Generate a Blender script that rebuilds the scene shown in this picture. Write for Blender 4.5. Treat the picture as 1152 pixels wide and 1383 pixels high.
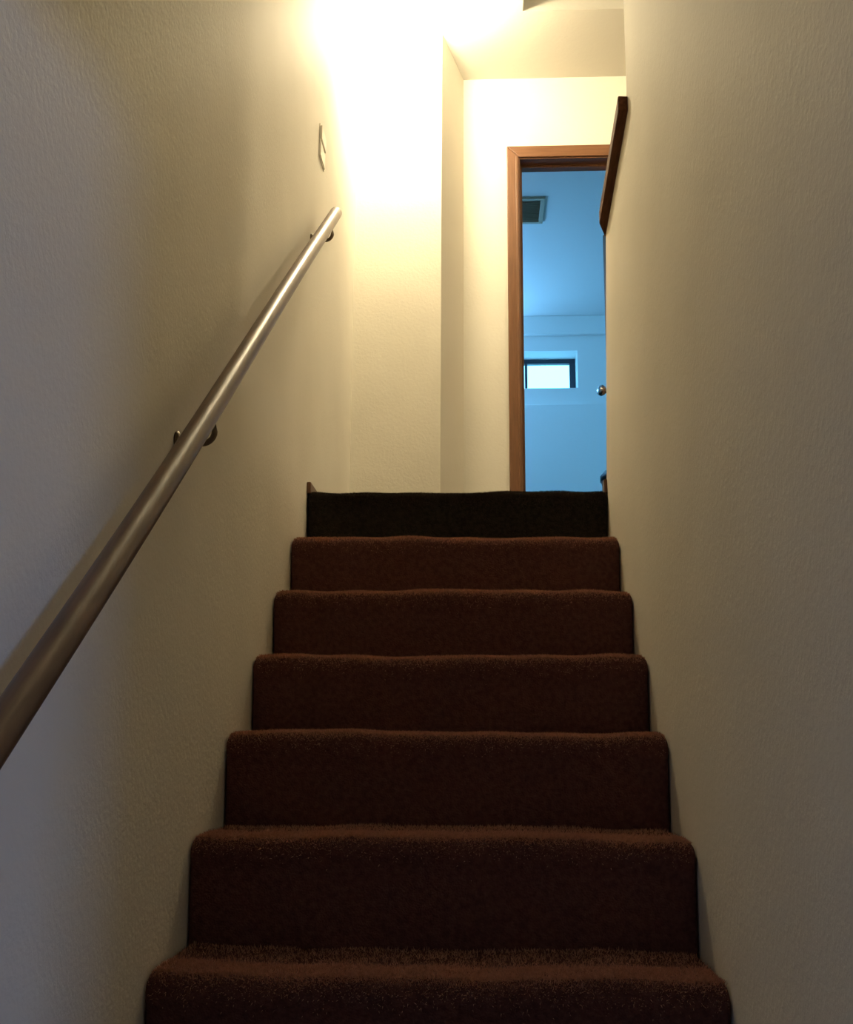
import bpy, bmesh, math, random
import numpy as np
from mathutils import Vector, Matrix

for o in list(bpy.data.objects):
    bpy.data.objects.remove(o)
S = bpy.context.scene
COL = S.collection
random.seed(4); rng = np.random.default_rng(4)

# ------------------------------------------------------------------ camera
cam_d = bpy.data.cameras.new('camera'); cam = bpy.data.objects.new('camera', cam_d); COL.objects.link(cam)
cam_d.sensor_fit = 'VERTICAL'; cam_d.sensor_height = 24.0; cam_d.lens = 24.0 * 1500.0 / 1383.0
cam_d.clip_start = 0.02
F = Vector((-0.04966873, 0.9786382, 0.19950012)); R = Vector((0.99875884, 0.04941049, 0.00627617)); U = Vector((0.00371529, -0.19956424, 0.9798777))
M = Matrix.Identity(4)
for r_ in range(3):
    M[r_][0] = R[r_]; M[r_][1] = U[r_]; M[r_][2] = -F[r_]
M.translation = Vector((0.55474349, -1.6596289, 0.56965272))
cam.matrix_world = M
S.camera = cam

# ------------------------------------------------------------------ world, exposure
S.view_settings.view_transform = 'Standard'; S.view_settings.look = 'None'
S.view_settings.gamma = 1.0; S.view_settings.use_curve_mapping = False
S.view_settings.exposure = 0.0
W_ = bpy.data.worlds.new('sky'); S.world = W_; W_.use_nodes = True
bg = W_.node_tree.nodes['Background']; bg.inputs[0].default_value = (0.15, 0.60, 1.0, 1); bg.inputs[1].default_value = 6.0

# ------------------------------------------------------------------ lights (daylight from the lower window, two added fills in the far room)
def area(name, loc, direction, sx, sy, power, color):
    d = bpy.data.lights.new(name, 'AREA'); d.shape = 'RECTANGLE'; d.size = sx; d.size_y = sy
    d.energy = power; d.color = color
    o = bpy.data.objects.new(name, d); COL.objects.link(o); o.location = loc
    o.rotation_euler = Vector(direction).to_track_quat('-Z', 'Y').to_euler(); return o
BLUE = (0.19, 0.54, 1.0)
area('daylight_lower_window', (3.60, -5.12, 0.55), (-0.3, 1, 0.2), 0.62, 0.6, 66, (0.40, 0.52, 1.0))
area('far_room_side_fill', (-0.42, 5.2, 2.95), (1, 0.15, 0.45), 0.9, 0.7, 27, BLUE)  # added fill from the unseen left side of the blue room
area('far_room_ceiling_fill', (0.25, 6.385, 3.31), (0.15, -1, 0.75), 0.42, 0.26, 26, BLUE)  # added fill, tilted up to brighten the blue room ceiling
LAMP_STRENGTH = 310.0
HALL_FILL_STRENGTH = 80.0  # added fill lamp of the hall

# ------------------------------------------------------------------ materials
def mat(name, color, rough=0.6, spec=0.4, metal=0.0, bump=None, noise=None, sheen=0, emit=None, coat=0):
    m = bpy.data.materials.new(name); m.use_nodes = True
    nt = m.node_tree; b = nt.nodes['Principled BSDF']
    b.inputs['Base Color'].default_value = (*color, 1); b.inputs['Roughness'].default_value = rough
    b.inputs['Specular IOR Level'].default_value = spec; b.inputs['Metallic'].default_value = metal
    if sheen: b.inputs['Sheen Weight'].default_value = sheen; b.inputs['Sheen Roughness'].default_value = 0.5; b.inputs['Sheen Tint'].default_value = (0.8, 0.5, 0.35, 1)
    if coat: b.inputs['Coat Weight'].default_value = coat; b.inputs['Coat Roughness'].default_value = 0.2
    if emit: b.inputs['Emission Color'].default_value = (*emit[0], 1); b.inputs['Emission Strength'].default_value = emit[1]
    tc = nt.nodes.new('ShaderNodeTexCoord')
    def tex(scale, detail, stretch=(1, 1, 1), rough_=0.5):
        mp = nt.nodes.new('ShaderNodeMapping'); mp.inputs['Scale'].default_value = stretch
        nt.links.new(tc.outputs['Object'], mp.inputs['Vector'])
        n = nt.nodes.new('ShaderNodeTexNoise'); n.inputs['Scale'].default_value = scale; n.inputs['Detail'].default_value = detail; n.inputs['Roughness'].default_value = rough_
        nt.links.new(mp.outputs[0], n.inputs['Vector']); return n
    if noise:   # (scale, colour A, colour B, stretch)
        n = tex(noise[0], 4, noise[3] if len(noise) > 3 else (1, 1, 1))
        cr = nt.nodes.new('ShaderNodeValToRGB'); cr.color_ramp.elements[0].position = 0.35; cr.color_ramp.elements[1].position = 0.65
        cr.color_ramp.elements[0].color = (*noise[1], 1); cr.color_ramp.elements[1].color = (*noise[2], 1)
        nt.links.new(n.outputs['Fac'], cr.inputs[0]); nt.links.new(cr.outputs[0], b.inputs['Base Color'])
    if bump:    # list of (scale, strength, distance, stretch)
        prev = None
        for bb in bump:
            n = tex(bb[0], 3, bb[3] if len(bb) > 3 else (1, 1, 1))
            bp = nt.nodes.new('ShaderNodeBump'); bp.inputs['Strength'].default_value = bb[1]; bp.inputs['Distance'].default_value = bb[2]
            nt.links.new(n.outputs['Fac'], bp.inputs['Height'])
            if prev: nt.links.new(prev.outputs[0], bp.inputs['Normal'])
            prev = bp
        nt.links.new(prev.outputs[0], b.inputs['Normal'])
    return m

PAINT = mat('cream_paint', (0.82, 0.77, 0.67), 0.68, 0.14, bump=[(9, 0.2, 0.004), (90, 0.42, 0.0022), (300, 0.25, 0.0009)],
            noise=(2.2, (0.80, 0.755, 0.655), (0.84, 0.795, 0.695)))
CEIL = mat('ceiling_paint', (0.66, 0.63, 0.56), 0.75, 0.2, bump=[(60, 0.3, 0.002)])
WHITEWALL = mat('white_paint_far_room', (0.76, 0.77, 0.76), 0.7, 0.2, bump=[(60, 0.2, 0.002)])
CARPET = mat('brown_carpet', (0.12, 0.05, 0.036), 0.95, 0.05, bump=[(260, 1.0, 0.004), (40, 0.4, 0.004)],
             noise=(90, (0.098, 0.041, 0.035), (0.145, 0.062, 0.052)))
LIT_PILE = mat('lit_brown_pile', (0.15, 0.068, 0.05), 0.9, 0.05, noise=(120, (0.42, 0.22, 0.145), (0.60, 0.32, 0.215)))  # far paler than the carpet: lamplight on the nosings is put into this colour
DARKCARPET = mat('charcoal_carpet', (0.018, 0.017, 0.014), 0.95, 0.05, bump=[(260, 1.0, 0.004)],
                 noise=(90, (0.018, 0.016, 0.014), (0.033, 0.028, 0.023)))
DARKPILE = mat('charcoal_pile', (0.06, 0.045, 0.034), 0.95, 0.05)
LOW_BOUNCE = mat('lower_room_low_bounce', (0.07, 0.05, 0.038), 0.6, 0.2)  # dark colour set to cut light bounced off the unseen lower room walls
RAILWOOD = mat('varnished_wood', (0.16, 0.08, 0.036), 0.38, 0.40, coat=0.15, bump=[(30, 0.06, 0.0006, (6, 1, 1))],
               noise=(26, (0.085, 0.043, 0.020), (0.14, 0.074, 0.036), (5, 0.35, 0.35)))
TRIM = mat('oak_trim', (0.17, 0.078, 0.037), 0.38, 0.45, noise=(34, (0.150, 0.068, 0.032), (0.19, 0.087, 0.042), (4, 4, 0.3)))
TRIMH = mat('oak_trim_flat', (0.17, 0.078, 0.037), 0.38, 0.45, noise=(34, (0.150, 0.068, 0.032), (0.19, 0.087, 0.042), (0.3, 4, 4)))
CAPWOOD = mat('dark_walnut_cap', (0.11, 0.042, 0.022), 0.7, 0.12, noise=(30, (0.085, 0.032, 0.017), (0.135, 0.054, 0.028), (4, 0.3, 4)))
BRONZE = mat('dark_bronze_metal', (0.16, 0.12, 0.075), 0.45, 0.5, metal=0.7)
CHROME = mat('satin_steel', (0.6, 0.6, 0.6), 0.22, 0.5, metal=1.0)
PLASTIC = mat('ivory_plastic', (0.88, 0.84, 0.74), 0.35, 0.5)
VENT = mat('grey_painted_metal', (0.38, 0.32, 0.23), 0.5, 0.4)
VENTPALE = mat('pale_vent_tan', (0.55, 0.46, 0.33), 0.8, 0.1)  # paler tan than the register metal, not assigned
WINFRAME = mat('dark_window_frame', (0.03, 0.035, 0.05), 0.5, 0.4)
BLACKP = mat('black_plastic', (0.015, 0.017, 0.02), 0.45, 0.4)
DOORPAINT = mat('door_veneer', (0.30, 0.14, 0.06), 0.4, 0.4, noise=(20, (0.25, 0.11, 0.045), (0.34, 0.16, 0.07), (4, 4, 0.3)))
GLOBE = mat('lit_opal_glass', (0.9, 0.85, 0.75), 0.4, 0.3, emit=((1.0, 0.84, 0.54), LAMP_STRENGTH))
GLOBE_FILL = mat('hall_fill_glass', (0.9, 0.85, 0.75), 0.4, 0.3, emit=((1.0, 0.84, 0.56), HALL_FILL_STRENGTH))
GLASS = bpy.data.materials.new('window_glass'); GLASS.use_nodes = True
_nt = GLASS.node_tree; _nt.nodes.clear()
_o = _nt.nodes.new('ShaderNodeOutputMaterial'); _t = _nt.nodes.new('ShaderNodeBsdfTransparent'); _g = _nt.nodes.new('ShaderNodeBsdfGlossy'); _m = _nt.nodes.new('ShaderNodeMixShader')
_g.inputs['Roughness'].default_value = 0.02; _m.inputs[0].default_value = 0.06
_nt.links.new(_t.outputs[0], _m.inputs[1]); _nt.links.new(_g.outputs[0], _m.inputs[2]); _nt.links.new(_m.outputs[0], _o.inputs[0])

# ------------------------------------------------------------------ helpers
def link(name, bm, material, parent=None, smooth=False, bevel=0.0, seg=2):
    if bevel:
        bmesh.ops.bevel(bm, geom=list(bm.edges), offset=bevel, segments=seg, affect='EDGES', profile=0.5)
    bmesh.ops.recalc_face_normals(bm, faces=list(bm.faces))
    me = bpy.data.meshes.new(name); bm.to_mesh(me); bm.free()
    me.materials.append(material)
    if smooth:
        for p in me.polygons: p.use_smooth = True
    o = bpy.data.objects.new(name, me); COL.objects.link(o)
    if parent: o.parent = parent
    return o
def addbox(bm, a, b):
    v = [bm.verts.new((x, y, z)) for x in (a[0], b[0]) for y in (a[1], b[1]) for z in (a[2], b[2])]
    for f in ((0, 1, 3, 2), (4, 6, 7, 5), (0, 4, 5, 1), (2, 3, 7, 6), (0, 2, 6, 4), (1, 5, 7, 3)):
        bm.faces.new([v[i] for i in f])
def boxes(name, lst, material, parent=None, bevel=0.0, smooth=False):
    bm = bmesh.new()
    for a, b in lst: addbox(bm, a, b)
    return link(name, bm, material, parent, smooth, bevel)
def prism(name, pts, z0, z1, material, parent=None, bevel=0.0):
    """vertical prism over an xy outline"""
    bm = bmesh.new()
    lo = [bm.verts.new((x, y, z0)) for x, y in pts]; hi = [bm.verts.new((x, y, z1)) for x, y in pts]
    bm.faces.new(lo); bm.faces.new(hi[::-1]); n = len(pts)
    for i in range(n): bm.faces.new((lo[i], lo[(i+1) % n], hi[(i+1) % n], hi[i]))
    return link(name, bm, material, parent, False, bevel)
def tube(bm, pts, rad, n=20, taper=None):
    pts = [Vector(p) for p in pts]; rings = []
    for i, p in enumerate(pts):
        d = (pts[min(i+1, len(pts)-1)] - pts[max(i-1, 0)]).normalized()
        s = d.cross(Vector((0, 0, 1)))
        if s.length < 1e-3: s = d.cross(Vector((1, 0, 0)))
        s.normalize(); u = s.cross(d).normalized()
        r = rad[i] if isinstance(rad, (list, tuple)) else rad
        rings.append([bm.verts.new(p + (s*math.cos(2*math.pi*k/n) + u*math.sin(2*math.pi*k/n))*r) for k in range(n)])
    for a, b in zip(rings, rings[1:]):
        for k in range(n): bm.faces.new((a[k], a[(k+1) % n], b[(k+1) % n], b[k]))
    bm.faces.new(rings[0][::-1]); bm.faces.new(rings[-1])
def empty(name, loc, label=None, cat=None, group=None, kind=None):
    o = bpy.data.objects.new(name, None); o.empty_display_size = 0.1; COL.objects.link(o); o.location = loc
    tag(o, label, cat, group, kind); return o
def tag(o, label=None, cat=None, group=None, kind=None):
    for k, v in (('label', label), ('category', cat), ('group', group), ('kind', kind)):
        if v: o[k] = v
    return o
def adopt(o, parent):
    """parent while keeping world coordinates of a mesh built in place (parent only translated)"""
    o.parent = parent; o.location = o.location - parent.location
    return o
def struct(o, label, cat='wall'): return tag(o, label, cat, kind='structure')

W = 0.95; ZC = 3.723; ZL = 1.329; ZF = -1.161

# ------------------------------------------------------------------ large structure
struct(boxes('wall_left', [((-0.12, -5.32, ZF-0.1), (0, 2.87, ZC))], PAINT), 'long cream painted stairwell wall behind the wooden handrail')
struct(prism('wall_bright', [(-0.12, 2.87), (0.382, 2.87), (0.474, 3.24), (-0.12, 3.24)], ZL-0.1, ZC, PAINT), 'brightly lit cream wall facing the stairs at the landing')
DX0, DX1, DZ = 0.744, 1.50, 3.293
struct(boxes('wall_far', [((-0.6, 3.24, ZL-0.1), (DX0-0.02, 3.36, ZC)), ((DX1+0.02, 3.24, ZL-0.1), (3.2, 3.36, ZC)), ((DX0-0.02, 3.24, DZ+0.02), (DX1+0.02, 3.36, ZC))], PAINT), 'cream wall holding the wood framed doorway')
# right wall: full height part, then the knee wall beside the last steps
struct(boxes('wall_right', [((W, -1.42, ZF-0.1), (W+0.12, 1.08, ZC))], PAINT), 'cream painted stairwell wall on the right, full height')
KZ0, KZ1 = 2.235, 2.135
bm = bmesh.new()
kp = [(1.08, 0.2), (1.82, 0.2), (1.80, ZL), (1.63, KZ1), (1.08, KZ0)]
va = [bm.verts.new((W, y, z)) for y, z in kp]; vb = [bm.verts.new((W+0.12, y, z)) for y, z in kp]
bm.faces.new(va); bm.faces.new(vb[::-1])
for i in range(5): bm.faces.new((va[i], va[(i+1) % 5], vb[(i+1) % 5], vb[i]))
struct(link('wall_knee', bm, PAINT), 'low cream guard wall beside the top steps, capped in dark wood')
# ceiling with the recess above the landing
RX0, RX1, RY0, RY1, RZ = 0.744, 1.75, 1.85, 2.727, 4.15
struct(boxes('ceiling', [((-0.12, -1.1, ZC), (RX0, 3.30, ZC+0.1)), ((RX1, -1.1, ZC), (3.2, 3.30, ZC+0.1)), ((RX0, -1.1, ZC), (RX1, RY0, ZC+0.1)), ((RX0, RY1, ZC), (RX1, 3.30, ZC+0.1))], CEIL), 'cream ceiling above the landing', 'ceiling')
struct(boxes('ceiling_recess', [((RX0-0.04, RY0-0.04, ZC+0.1), (RX0, RY1+0.04, RZ)), ((RX1, RY0-0.04, ZC+0.1), (RX1+0.04, RY1+0.04, RZ)), ((RX0, RY0-0.04, ZC+0.1), (RX1, RY0, RZ)), ((RX0, RY1, ZC+0.1), (RX1, RY1+0.04, RZ)), ((RX0-0.04, RY0-0.04, RZ), (RX1+0.04, RY1+0.04, RZ+0.04))], CEIL), 'raised recess in the ceiling at the top edge', 'ceiling')
# upstairs enclosure to the right
struct(boxes('wall_hall_right', [((3.08, -1.2, ZL-0.1), (3.2, 3.24, ZC))], PAINT), 'cream hall wall beyond the guard wall')
struct(boxes('wall_hall_back', [((-0.0, -1.22, 1.34), (3.2, -1.10, ZC))], PAINT), 'cream header wall above the foot of the stairs')
struct(boxes('floor_upper_hall', [((W+0.12, -1.10, ZL-0.22), (3.2, 3.30, ZL)), ((0.0, 1.80, ZL-0.22), (W+0.12, 3.30, ZL))], DARKCARPET), 'dark charcoal carpeted landing and hall floor', 'floor')
struct(boxes('wall_under_landing', [((-0.0, 1.83, ZF), (W+0.12, 1.95, ZL-0.22))], PAINT), 'wall closing the space under the landing')
# lower room behind the camera
struct(boxes('floor_lower', [((-0.12, -5.32, ZF-0.12), (4.6, 1.95, ZF))], CARPET), 'brown carpeted floor at the foot of the stairs', 'floor')
struct(boxes('ceiling_lower', [((0.0, -5.32, 1.34), (4.6, -1.22, 1.46))], CEIL), 'low ceiling of the lower room', 'ceiling')
struct(boxes('wall_lower_side', [((4.48, -5.32, ZF), (4.6, -1.30, 1.34))], LOW_BOUNCE), 'side wall of the lower room')
struct(boxes('wall_lower_front', [((W+0.12, -1.42, ZF), (4.48, -1.30, 1.34))], LOW_BOUNCE), 'wall of the lower room beside the stairs')
struct(boxes('wall_lower_back', [((0, -5.32, ZF), (3.25, -5.20, 1.34)), ((3.95, -5.32, ZF), (4.48, -5.20, 1.34)), ((3.25, -5.32, ZF), (3.95, -5.20, -0.28)), ((3.25, -5.32, 0.90), (3.95, -5.20, 1.34))], LOW_BOUNCE), 'back wall of the lower room with its window')
w3 = empty('window_2', (3.60, -5.22, -0.28), 'tall window of the lower room', 'window', kind='structure')
fr = boxes('window_frame', [((3.25, -5.30, -0.28), (3.29, -5.23, 0.90)), ((3.91, -5.30, -0.28), (3.95, -5.23, 0.90)), ((3.29, -5.30, -0.28), (3.91, -5.23, -0.24)), ((3.29, -5.30, 0.86), (3.91, -5.23, 0.90))], WINFRAME); adopt(fr, w3)
adopt(boxes('pane', [((3.29, -5.27, -0.24), (3.91, -5.265, 0.86))], GLASS), w3)

# ------------------------------------------------------------------ blue room beyond the door
BY = 6.40
struct(boxes('floor_far_room', [((-0.6, 3.30, ZL-0.22), (4.2, BY+0.4, ZL))], DARKCARPET), 'dark floor of the daylit room beyond the door', 'floor')
struct(boxes('ceiling_far_room', [((-0.6, 3.30, ZC), (4.2, BY+0.4, ZC+0.1))], WHITEWALL), 'pale ceiling of the daylit room beyond the door', 'ceiling')
WX0, WX1, WZ0, WZ1 = 0.560, 1.283, 3.163, 3.458
struct(boxes('wall_far_room_back', [((-0.6, BY, ZL), (WX0, BY+0.3, ZC)), ((WX1, BY, ZL), (4.2, BY+0.3, ZC)), ((WX0, BY, ZL), (WX1, BY+0.3, WZ0)), ((WX0, BY, WZ1), (WX1, BY+0.3, ZC))], WHITEWALL), 'daylit wall with the small high window')
struct(boxes('trim_1', [((-0.48, BY-0.045, 3.575), (4.08, BY, ZC))], WHITEWALL, bevel=0.004), 'painted band below the far room ceiling', 'trim')
struct(boxes('trim_2', [((-0.48, BY-0.05, ZL), (4.08, BY, 3.022))], WHITEWALL, bevel=0.004), 'thicker lower part of the far room wall ending in a ledge', 'trim')
struct(boxes('wall_far_room_left', [((-0.6, 3.36, ZL), (-0.48, BY, ZC))], WHITEWALL), 'left wall of the daylit room')
struct(boxes('wall_far_room_right', [((4.08, 3.36, ZL), (4.2, BY, ZC))], WHITEWALL), 'right wall of the daylit room')
win = empty('window_1', ((WX0+WX1)/2, BY+0.2, WZ0), 'small high two-pane window with a dark frame in the blue daylit room', 'window', kind='structure')
fy0, fy1 = BY+0.19, BY+0.24
parts = [('frame_head', (WX0, fy0, WZ1-0.036), (WX1, fy1, WZ1)), ('frame_sill', (WX0, fy0, WZ0), (WX1, fy1, WZ0+0.03)),
         ('frame_stile', (WX0, fy0, WZ0+0.03), (WX0+0.045, fy1, WZ1-0.036)), ('frame_stile', (WX1-0.045, fy0, WZ0+0.03), (WX1, fy1, WZ1-0.036)),
         ('mullion', (0.893, fy0, WZ0+0.03), (0.913, fy1, WZ1-0.036))]
for n, a, b in parts: adopt(boxes(n, [(a, b)], WINFRAME, bevel=0.004), win)
adopt(boxes('pane', [((0.913, fy0+0.02, WZ0+0.03), (WX1-0.045, fy0+0.024, WZ1-0.036))], GLASS), win)
adopt(boxes('pane', [((WX0+0.045, fy0+0.02, WZ0+0.03), (0.893, fy0+0.024, WZ1-0.036))], GLASS), win)

w4 = empty('fill_frame_back', (0.25, BY, 3.165), 'added frame around the unseen fill light left of the window', 'window', kind='structure')  # frame added around the ceiling fill, no opening behind it
for n, a, b in (('frame_head', (0.0, BY-0.02, 3.455), (0.50, BY-0.0005, 3.485)), ('frame_sill', (0.0, BY-0.02, 3.135), (0.50, BY-0.0005, 3.165)),
                ('frame_stile', (0.0, BY-0.02, 3.165), (0.03, BY-0.0005, 3.455)), ('frame_stile', (0.47, BY-0.02, 3.165), (0.50, BY-0.0005, 3.455))):
    adopt(boxes(n, [(a, b)], WINFRAME, bevel=0.003), w4)
w5 = empty('fill_frame_side', (-0.48, 5.2, 2.55), 'added frame around the unseen side fill light of the daylit room', 'window', kind='structure')  # frame added around the side fill, no opening in the wall
for n, a, b in (('frame_head', (-0.4795, 4.70, 3.33), (-0.44, 5.70, 3.38)), ('frame_sill', (-0.4795, 4.70, 2.52), (-0.44, 5.70, 2.57)),
                ('frame_stile', (-0.4795, 4.70, 2.57), (-0.44, 4.75, 3.33)), ('frame_stile', (-0.4795, 5.65, 2.57), (-0.44, 5.70, 3.33))):
    adopt(boxes(n, [(a, b)], WINFRAME, bevel=0.003), w5)

# ceiling register
vt = empty('ceiling_register', (0.78, 4.615, ZC), 'grey rectangular air register on the ceiling beyond the door', 'vent')
vx0, vx1, vy0, vy1 = 0.60, 0.938, 4.45, 4.78
for a, b in (((vx0, vy0), (vx1, vy0+0.025)), ((vx0, vy1-0.025), (vx1, vy1)), ((vx0, vy0+0.025), (vx0+0.025, vy1-0.025)), ((vx1-0.025, vy0+0.025), (vx1, vy1-0.025))):
    adopt(boxes('frame_bar', [((*a, ZC-0.014), (*b, ZC-0.0005))], VENT, bevel=0.002), vt)
adopt(boxes('backing', [((vx0+0.025, vy0+0.025, ZC-0.003), (vx1-0.025, vy1-0.025, ZC-0.0005))], VENT), vt)
sm = None
for k in range(11):
    y = vy0 + 0.042 + k*0.0245
    if sm is None:
        sm = boxes('slat', [((-(vx1-vx0)/2+0.026, -0.008, -0.0012), ((vx1-vx0)/2-0.026, 0.008, 0.0012))], VENT).data; o = bpy.data.objects['slat']
    else:
        o = bpy.data.objects.new('slat', sm); COL.objects.link(o)
    o.parent = vt; o.rotation_euler = (math.radians(28), 0, 0); o.location = Vector(((vx0+vx1)/2, y, ZC-0.009)) - vt.location

# ------------------------------------------------------------------ doorway: jambs, casing, half open leaf with knob
dr = empty('door_1', ((DX0+DX1)/2, 3.24, ZL), 'brown wood framed doorway opening to the blue daylit room', 'door', kind='structure')
adopt(boxes('door_jamb', [((DX0-0.02, 3.236, ZL), (DX0, 3.364, DZ+0.02))], TRIM), dr)
adopt(boxes('door_jamb', [((DX1, 3.236, ZL), (DX1+0.02, 3.364, DZ+0.02))], TRIM), dr)
adopt(boxes('head_jamb', [((DX0, 3.236, DZ), (DX1, 3.364, DZ+0.02))], TRIMH), dr)
adopt(boxes('door_stop', [((DX0, 3.30, ZL), (DX0+0.011, 3.335, DZ)), ((DX1-0.011, 3.30, ZL), (DX1, 3.335, DZ)), ((DX0+0.011, 3.30, DZ-0.011), (DX1-0.011, 3.335, DZ))], TRIM), dr)
cw = 0.063
def casing(name, outline, material):
    """flat board standing 14 mm off the wall with an eased, stepped face; outline in xz"""
    bm = bmesh.new()
    a = [bm.verts.new((x, 3.2395, z)) for x, z in outline]; b = [bm.verts.new((x, 3.225, z)) for x, z in outline]
    bm.faces.new(a); bm.faces.new(b[::-1])
    for i in range(4): bm.faces.new((a[i], a[(i+1) % 4], b[(i+1) % 4], b[i]))
    return adopt(link(name, bm, material, None, False, 0.004, 2), dr)
casing('casing_side', [(DX0-cw, ZL), (DX0-0.004, ZL), (DX0-0.004, DZ+0.004), (DX0-cw, DZ+cw)], TRIM)
casing('casing_side', [(DX1+0.004, ZL), (DX1+cw, ZL), (DX1+cw, DZ+cw), (DX1+0.004, DZ+0.004)], TRIM)
casing('casing_head', [(DX0-0.004, DZ+0.0045), (DX1+0.004, DZ+0.0045), (DX1+cw, DZ+cw), (DX0-cw, DZ+cw)], TRIMH)
# inner bead on the left casing and head
adopt(boxes('casing_bead', [((DX0-0.022, 3.219, ZL), (DX0-0.010, 3.2255, DZ+0.010))], TRIM, bevel=0.002), dr)
leaf = boxes('door_leaf', [((-0.73, -0.0175, 0.012), (0, 0.0175, 1.955))], DOORPAINT, bevel=0.003)
ang = math.radians(-69.6)
leaf.parent = dr; leaf.location = Vector((1.495, 3.385, ZL)) - dr.location; leaf.rotation_euler = (0, 0, ang)
bm = bmesh.new()
tube(bm, [(-0.68, -0.018, 1.045), (-0.68, -0.024, 1.045), (-0.68, -0.026, 1.045), (-0.68, -0.050, 1.045), (-0.68, -0.060, 1.045), (-0.68, -0.074, 1.045), (-0.68, -0.090, 1.045), (-0.68, -0.096, 1.045)],
     [0.032, 0.030, 0.012, 0.012, 0.024, 0.031, 0.024, 0.012], 24)
kn = link('door_knob', bm, CHROME, leaf, True); kn['label'] = 'shiny round steel door knob'
leaf['label'] = 'brown door leaf swung open into the blue room'

# ------------------------------------------------------------------ staircase
YI = {1: 0.240, 2: 0.4916, 3: 0.7564, 4: 1.0081, 5: 1.2465, 6: 1.4848, 7: 1.7534}
ZI = {1: 0.188, 2: 0.386, 3: 0.579, 4: 0.762, 5: 0.951, 6: 1.137, 7: 1.331}
for i in range(0, -6, -1):
    YI[i] = 0.240 + (i-1)*0.2526; ZI[i] = 0.188 + (i-1)*0.1927
ZI[-6] = ZF
st = empty('staircase', (W/2, YI[-5], ZF), 'straight flight of stairs in brown carpet with a charcoal top riser', 'stairs')
def profile(i):
    y0, z1, zb = YI[i], ZI[i], ZI[i-1]
    yb = y0 + 0.016; r = 0.029
    yend = (YI[i+1] + 0.03) if i < 7 else 1.80
    pts = []
    for t in np.linspace(0, 1, 6)[:-1]: pts.append((yend + (y0+r-yend)*t, z1, 0.0, 1.0))
    for a in np.linspace(0, math.pi/2, 9):
        pts.append((y0+r - r*math.sin(a), z1-r + r*math.cos(a), -math.sin(a), math.cos(a)))
    pts.append((y0+0.001, z1-0.043, -1, -0.1)); pts.append((y0+0.006, z1-0.055, -1, -0.2))
    for t in np.linspace(0.1, 1, 6): pts.append((y0+0.006 + (yb-y0-0.006)*t, z1-0.055 + (zb-z1+0.055)*t, -1, 0))
    return pts, yend
def wob(x, i, k): return 0.0022*math.sin(x*7+i*2.1+k) + 0.0014*math.sin(x*17+i*1.3) + 0.0008*math.sin(x*41+i)
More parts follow.
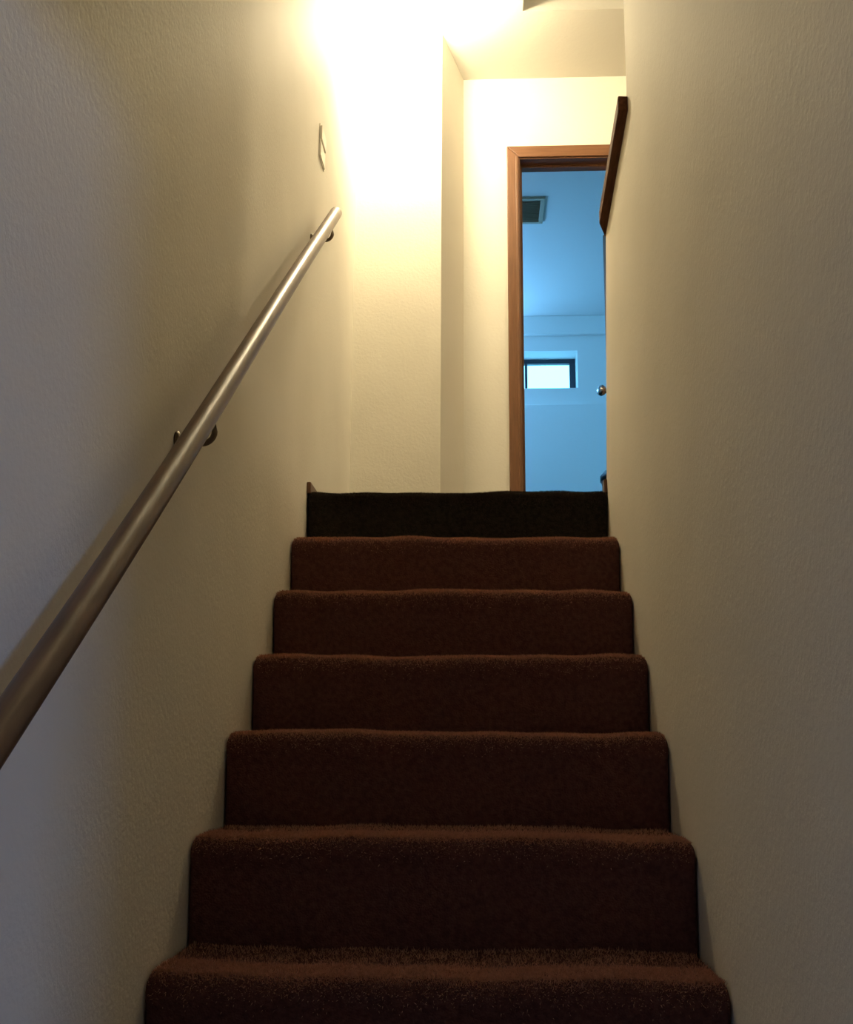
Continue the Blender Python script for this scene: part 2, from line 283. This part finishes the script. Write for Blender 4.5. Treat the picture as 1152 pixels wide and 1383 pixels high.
for i in range(-5, 8):
    pts, yend = profile(i)
    m1, m2 = (CARPET, LIT_PILE) if i < 7 else (DARKCARPET, DARKPILE)
    bm = bmesh.new()
    xs = [0.003, 0.005, 0.009, 0.015] + list(np.linspace(0.03, W-0.03, 46)) + [W-0.015, W-0.009, W-0.005, W-0.003]
    ins = [0.014, 0.008, 0.003, 0.0008] + [0]*46 + [0.0008, 0.003, 0.008, 0.014]
    cols = []
    for x, d in zip(xs, ins):
        col = []
        for k, (y, z, ny, nz) in enumerate(pts):
            w = wob(x, i, 0)
            col.append(bm.verts.new((x, y - ny*d*0.6 + (w*0.6 if ny < -0.3 else 0), z - nz*d + (w if nz > 0.3 else 0))))
        zb = ZI[i-1] if i > -5 else ZF; yb_ = YI[i]+0.018
        col.append(bm.verts.new((x, yb_, zb-0.04))); col.append(bm.verts.new((x, yend, zb-0.04)))
        cols.append(col)
    n = len(cols[0])
    for a, b in zip(cols, cols[1:]):
        for k in range(n): bm.faces.new((a[k], b[k], b[(k+1) % n], a[(k+1) % n]))
    bm.faces.new(cols[0]); bm.faces.new(cols[-1][::-1])
    o = link('step', bm, m1, None, True); adopt(o, st)
    if i == 7: o['label'] = 'topmost step in charcoal carpet at the landing edge'
    # carpet pile: fine fibres over nosing, tread and riser (only on steps near the view)
    if i >= 0:
        P = np.array([p[:2] for p in pts]); Nn = np.array([p[2:] for p in pts]); seg = np.linalg.norm(np.diff(P, axis=0), axis=1)
        cum = np.r_[0, np.cumsum(seg)]
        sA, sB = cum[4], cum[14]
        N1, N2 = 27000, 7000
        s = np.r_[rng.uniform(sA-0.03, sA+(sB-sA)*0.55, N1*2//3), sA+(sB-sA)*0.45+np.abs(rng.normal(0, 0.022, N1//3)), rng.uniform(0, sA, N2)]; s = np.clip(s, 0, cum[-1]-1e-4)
        y = np.interp(s, cum, P[:, 0]); z = np.interp(s, cum, P[:, 1]); ny = np.interp(s, cum, Nn[:, 0]); nz = np.interp(s, cum, Nn[:, 1])
        x = rng.uniform(0.008, W-0.008, len(s))
        edge = np.minimum(x, W-x); dd = np.where(edge < 0.015, 0.004, 0.0)
        wv = 0.0022*np.sin(x*7+i*2.1) + 0.0014*np.sin(x*17+i*1.3) + 0.0008*np.sin(x*41+i)
        base = np.stack([x, y - ny*dd*0.6 + np.where(ny < -0.3, wv*0.6, 0), z - nz*dd + np.where(nz > 0.3, wv, 0)], 1)
        L = rng.uniform(0.004, 0.0075, len(s))*(1+0.25*np.sin(x*31+s*60+i))
        dirv = np.stack([rng.normal(0, .35, len(s)), ny + rng.normal(0, .3, len(s)), nz + rng.normal(0, .3, len(s)) - 0.15], 1)
        dirv /= np.linalg.norm(dirv, axis=1)[:, None]
        th = rng.uniform(0, math.pi, len(s)); sd = np.stack([np.cos(th), np.sin(th)*0.7, np.sin(th)*0.7], 1)*0.0009
        verts = np.stack([base - dirv*0.001 - sd, base - dirv*0.001 + sd, base + dirv*L[:, None]], 1).reshape(-1, 3)
        verts[:, 0] = np.clip(verts[:, 0], 0.003, W-0.003)
        me = bpy.data.meshes.new('carpet_pile'); k = len(s)
        me.vertices.add(3*k); me.vertices.foreach_set('co', verts.astype(np.float32).ravel())
        me.loops.add(3*k); me.loops.foreach_set('vertex_index', np.arange(3*k, dtype=np.int32))
        me.polygons.add(k); me.polygons.foreach_set('loop_start', np.arange(0, 3*k, 3, dtype=np.int32))
        me.update(calc_edges=True); me.materials.append(m2)
        po = bpy.data.objects.new('carpet_pile', me); COL.objects.link(po); po.parent = o; po['kind'] = 'stuff'
        # step meshes keep world coordinates, so the pile inherits the same offset

# ------------------------------------------------------------------ baseboards and wooden cap
struct(boxes('baseboard_left', [((0, 1.757, ZL), (0.013, 2.868, ZL+0.037))], TRIM, bevel=0.003), 'brown wood baseboard starting at the landing edge', 'baseboard')
struct(prism('baseboard_right', [(W-0.010, 1.772), (W-0.0005, 1.772), (W-0.0005, 1.803), (W+0.12, 1.803), (W+0.12, 1.816), (W-0.010, 1.816)], ZL+0.002, ZL+0.043, TRIM), 'brown wood baseboard around the guard wall end', 'baseboard')
bm = bmesh.new()
cx0 = W-0.026
def capring(y, x0, zt): return [(x0, y, zt), (W+0.145, y, zt), (W+0.145, y, zt+0.042), (x0, y, zt+0.042)]
rings = [capring(1.062, cx0, 2.222), capring(1.575, cx0, 2.143), capring(1.645, W-0.002, 2.133)]
# near end stops against the full wall: overhang only passes in front of it by a notch
vr = []
for k, rg in enumerate(rings): vr.append([bm.verts.new(p) for p in rg])
for a, b in zip(vr, vr[1:]):
    for k in range(4): bm.faces.new((a[k], a[(k+1) % 4], b[(k+1) % 4], b[k]))
bm.faces.new(vr[0][::-1]); bm.faces.new(vr[-1])
cap = link('trim_3', bm, CAPWOOD, None, False, 0.003, 2)
for v in cap.data.vertices:
    if v.co.y < 1.08 and v.co.x > W-0.001: v.co.y = 1.0805
struct(cap, 'dark brown wooden cap on top of the low guard wall', 'trim')

# ------------------------------------------------------------------ handrail
rp = [(-1.30, 0.020), (-0.9, 0.316), (-0.544, 0.577), (-0.3, 0.747), (-0.01, 0.957), (0.312, 1.203), (0.621, 1.438), (1.055, 1.763), (1.40, 2.019), (1.775, 2.297)]
ry = np.array([a for a, b in rp]); rz = np.array([b for a, b in rp])
def railz(y):
    # smooth cubic through the survey points
    c = np.polyfit(ry, rz, 5); return float(np.polyval(c, y))
OFF = 0.070
hr = empty('handrail', (OFF, 0.3, railz(0.3)), 'round varnished wooden handrail on the left stairwell wall', 'handrail')
ys = list(np.linspace(-1.30, 1.77, 60)); bm = bmesh.new()
path = [(OFF, y, railz(y)) for y in ys]; rad = [0.0203]*60
e0 = Vector(path[0]); e1 = Vector(path[-1]); d1 = (e1-Vector(path[-2])).normalized(); d0 = (e0-Vector(path[1])).normalized()
path = [tuple(e0+d0*0.006)] + path + [tuple(e1+d1*0.006)]; rad = [0.014]+rad+[0.014]
tube(bm, path, rad, 28)
adopt(link('rail', bm, RAILWOOD, None, True), hr)
for y in (-0.95, 0.27, 1.70):
    z = railz(y)
    br = empty('bracket', (0, y, z-0.06)); br.parent = hr; br.location = Vector((0, y, z-0.075)) - hr.location
    if y < 1: br['label'] = 'dark bronze handrail bracket'
    bm = bmesh.new(); tube(bm, [(0.0005, 0, 0), (0.005, 0, 0), (0.008, 0, 0)], [0.019, 0.019, 0.012], 24)
    link('wall_plate', bm, BRONZE, br, True)
    bm = bmesh.new(); pa = [(0.008, 0, 0)]
    for a in np.linspace(0, math.pi/2, 8): pa.append((0.048+0.022*math.sin(a), 0, -0.004+0.022*(1-math.cos(a))))
    pa.append((OFF, 0, 0.054)); tube(bm, pa, 0.0055, 14)
    link('arm', bm, BRONZE, br, True)
    bm = bmesh.new(); addbox(bm, (OFF-0.012, -0.028, 0.0515), (OFF+0.012, 0.028, 0.0555))
    sl = math.atan(0.745)
    bmesh.ops.rotate(bm, verts=bm.verts, cent=(OFF, 0, 0.0535), matrix=Matrix.Rotation(sl, 3, 'X'))
    link('saddle', bm, BRONZE, br, False, 0.0012)

# ------------------------------------------------------------------ light switch
sw = empty('light_switch', (0.0, 1.865, 2.59), 'ivory square wall switch plate with two stacked paddles, left wall', 'switch')
adopt(boxes('cover_plate', [((0.0003, 1.808, 2.528), (0.0035, 1.922, 2.650))], PLASTIC, bevel=0.0012), sw)
adopt(boxes('switch_paddle', [((0.003, 1.813, 2.594), (0.010, 1.917, 2.645))], PLASTIC, bevel=0.003), sw)
adopt(boxes('switch_paddle', [((0.003, 1.813, 2.532), (0.007, 1.917, 2.586))], PLASTIC, bevel=0.0018), sw)

# ------------------------------------------------------------------ ceiling lamp over the landing (just above the frame)
lp = empty('ceiling_lamp', (0.27, 2.53, ZC), 'opal glass ceiling lamp over the landing beside the bright wall', 'lamp')
bm = bmesh.new(); tube(bm, [(0.27, 2.53, ZC-0.0005), (0.27, 2.53, ZC-0.022), (0.27, 2.53, ZC-0.03), (0.27, 2.53, ZC-0.10)], [0.075, 0.075, 0.03, 0.03], 32)
adopt(link('canopy', bm, BRONZE, None, True), lp)
bm = bmesh.new(); bmesh.ops.create_uvsphere(bm, u_segments=32, v_segments=16, radius=0.085)
bmesh.ops.scale(bm, verts=bm.verts, vec=(1, 1, 0.85)); bmesh.ops.translate(bm, verts=bm.verts, vec=(0.27, 2.53, ZC-0.170))
adopt(link('glass_globe', bm, GLOBE, None, True), lp)

# unseen lamp added in the upper hall as fill for the stairwell walls
hl = empty('ceiling_lamp', (2.25, 1.55, ZC), 'added unseen fill lamp in the upper hall beyond the low guard wall', 'lamp')
bm = bmesh.new(); tube(bm, [(0, 0, -0.0005), (0, 0, -0.022), (0, 0, -0.03), (0, 0, -0.08)], [0.075, 0.075, 0.03, 0.03], 32)
link('canopy', bm, BRONZE, hl, True)
bm = bmesh.new(); bmesh.ops.create_uvsphere(bm, u_segments=32, v_segments=16, radius=0.11)
bmesh.ops.scale(bm, verts=bm.verts, vec=(1, 1, 0.85)); bmesh.ops.translate(bm, verts=bm.verts, vec=(0, 0, -0.150))
link('glass_globe', bm, GLOBE_FILL, hl, True)

# ------------------------------------------------------------------ dark bin peeking past the guard wall in the far room
bn = empty('waste_bin', (1.385, 4.55, ZL), 'tall black bin in the blue room at the right door edge', 'bin')
bm = bmesh.new(); tube(bm, [(0, 0, 0.0), (0, 0, 0.02), (0, 0, 0.66), (0, 0, 0.68)], [0.13, 0.135, 0.145, 0.15], 28)
link('body', bm, BLACKP, bn, True)
bm = bmesh.new(); tube(bm, [(0, 0, 0.681), (0, 0, 0.71), (0, 0, 0.74), (0, 0, 0.755)], [0.155, 0.155, 0.13, 0.06], 28)
link('lid', bm, BLACKP, bn, True)
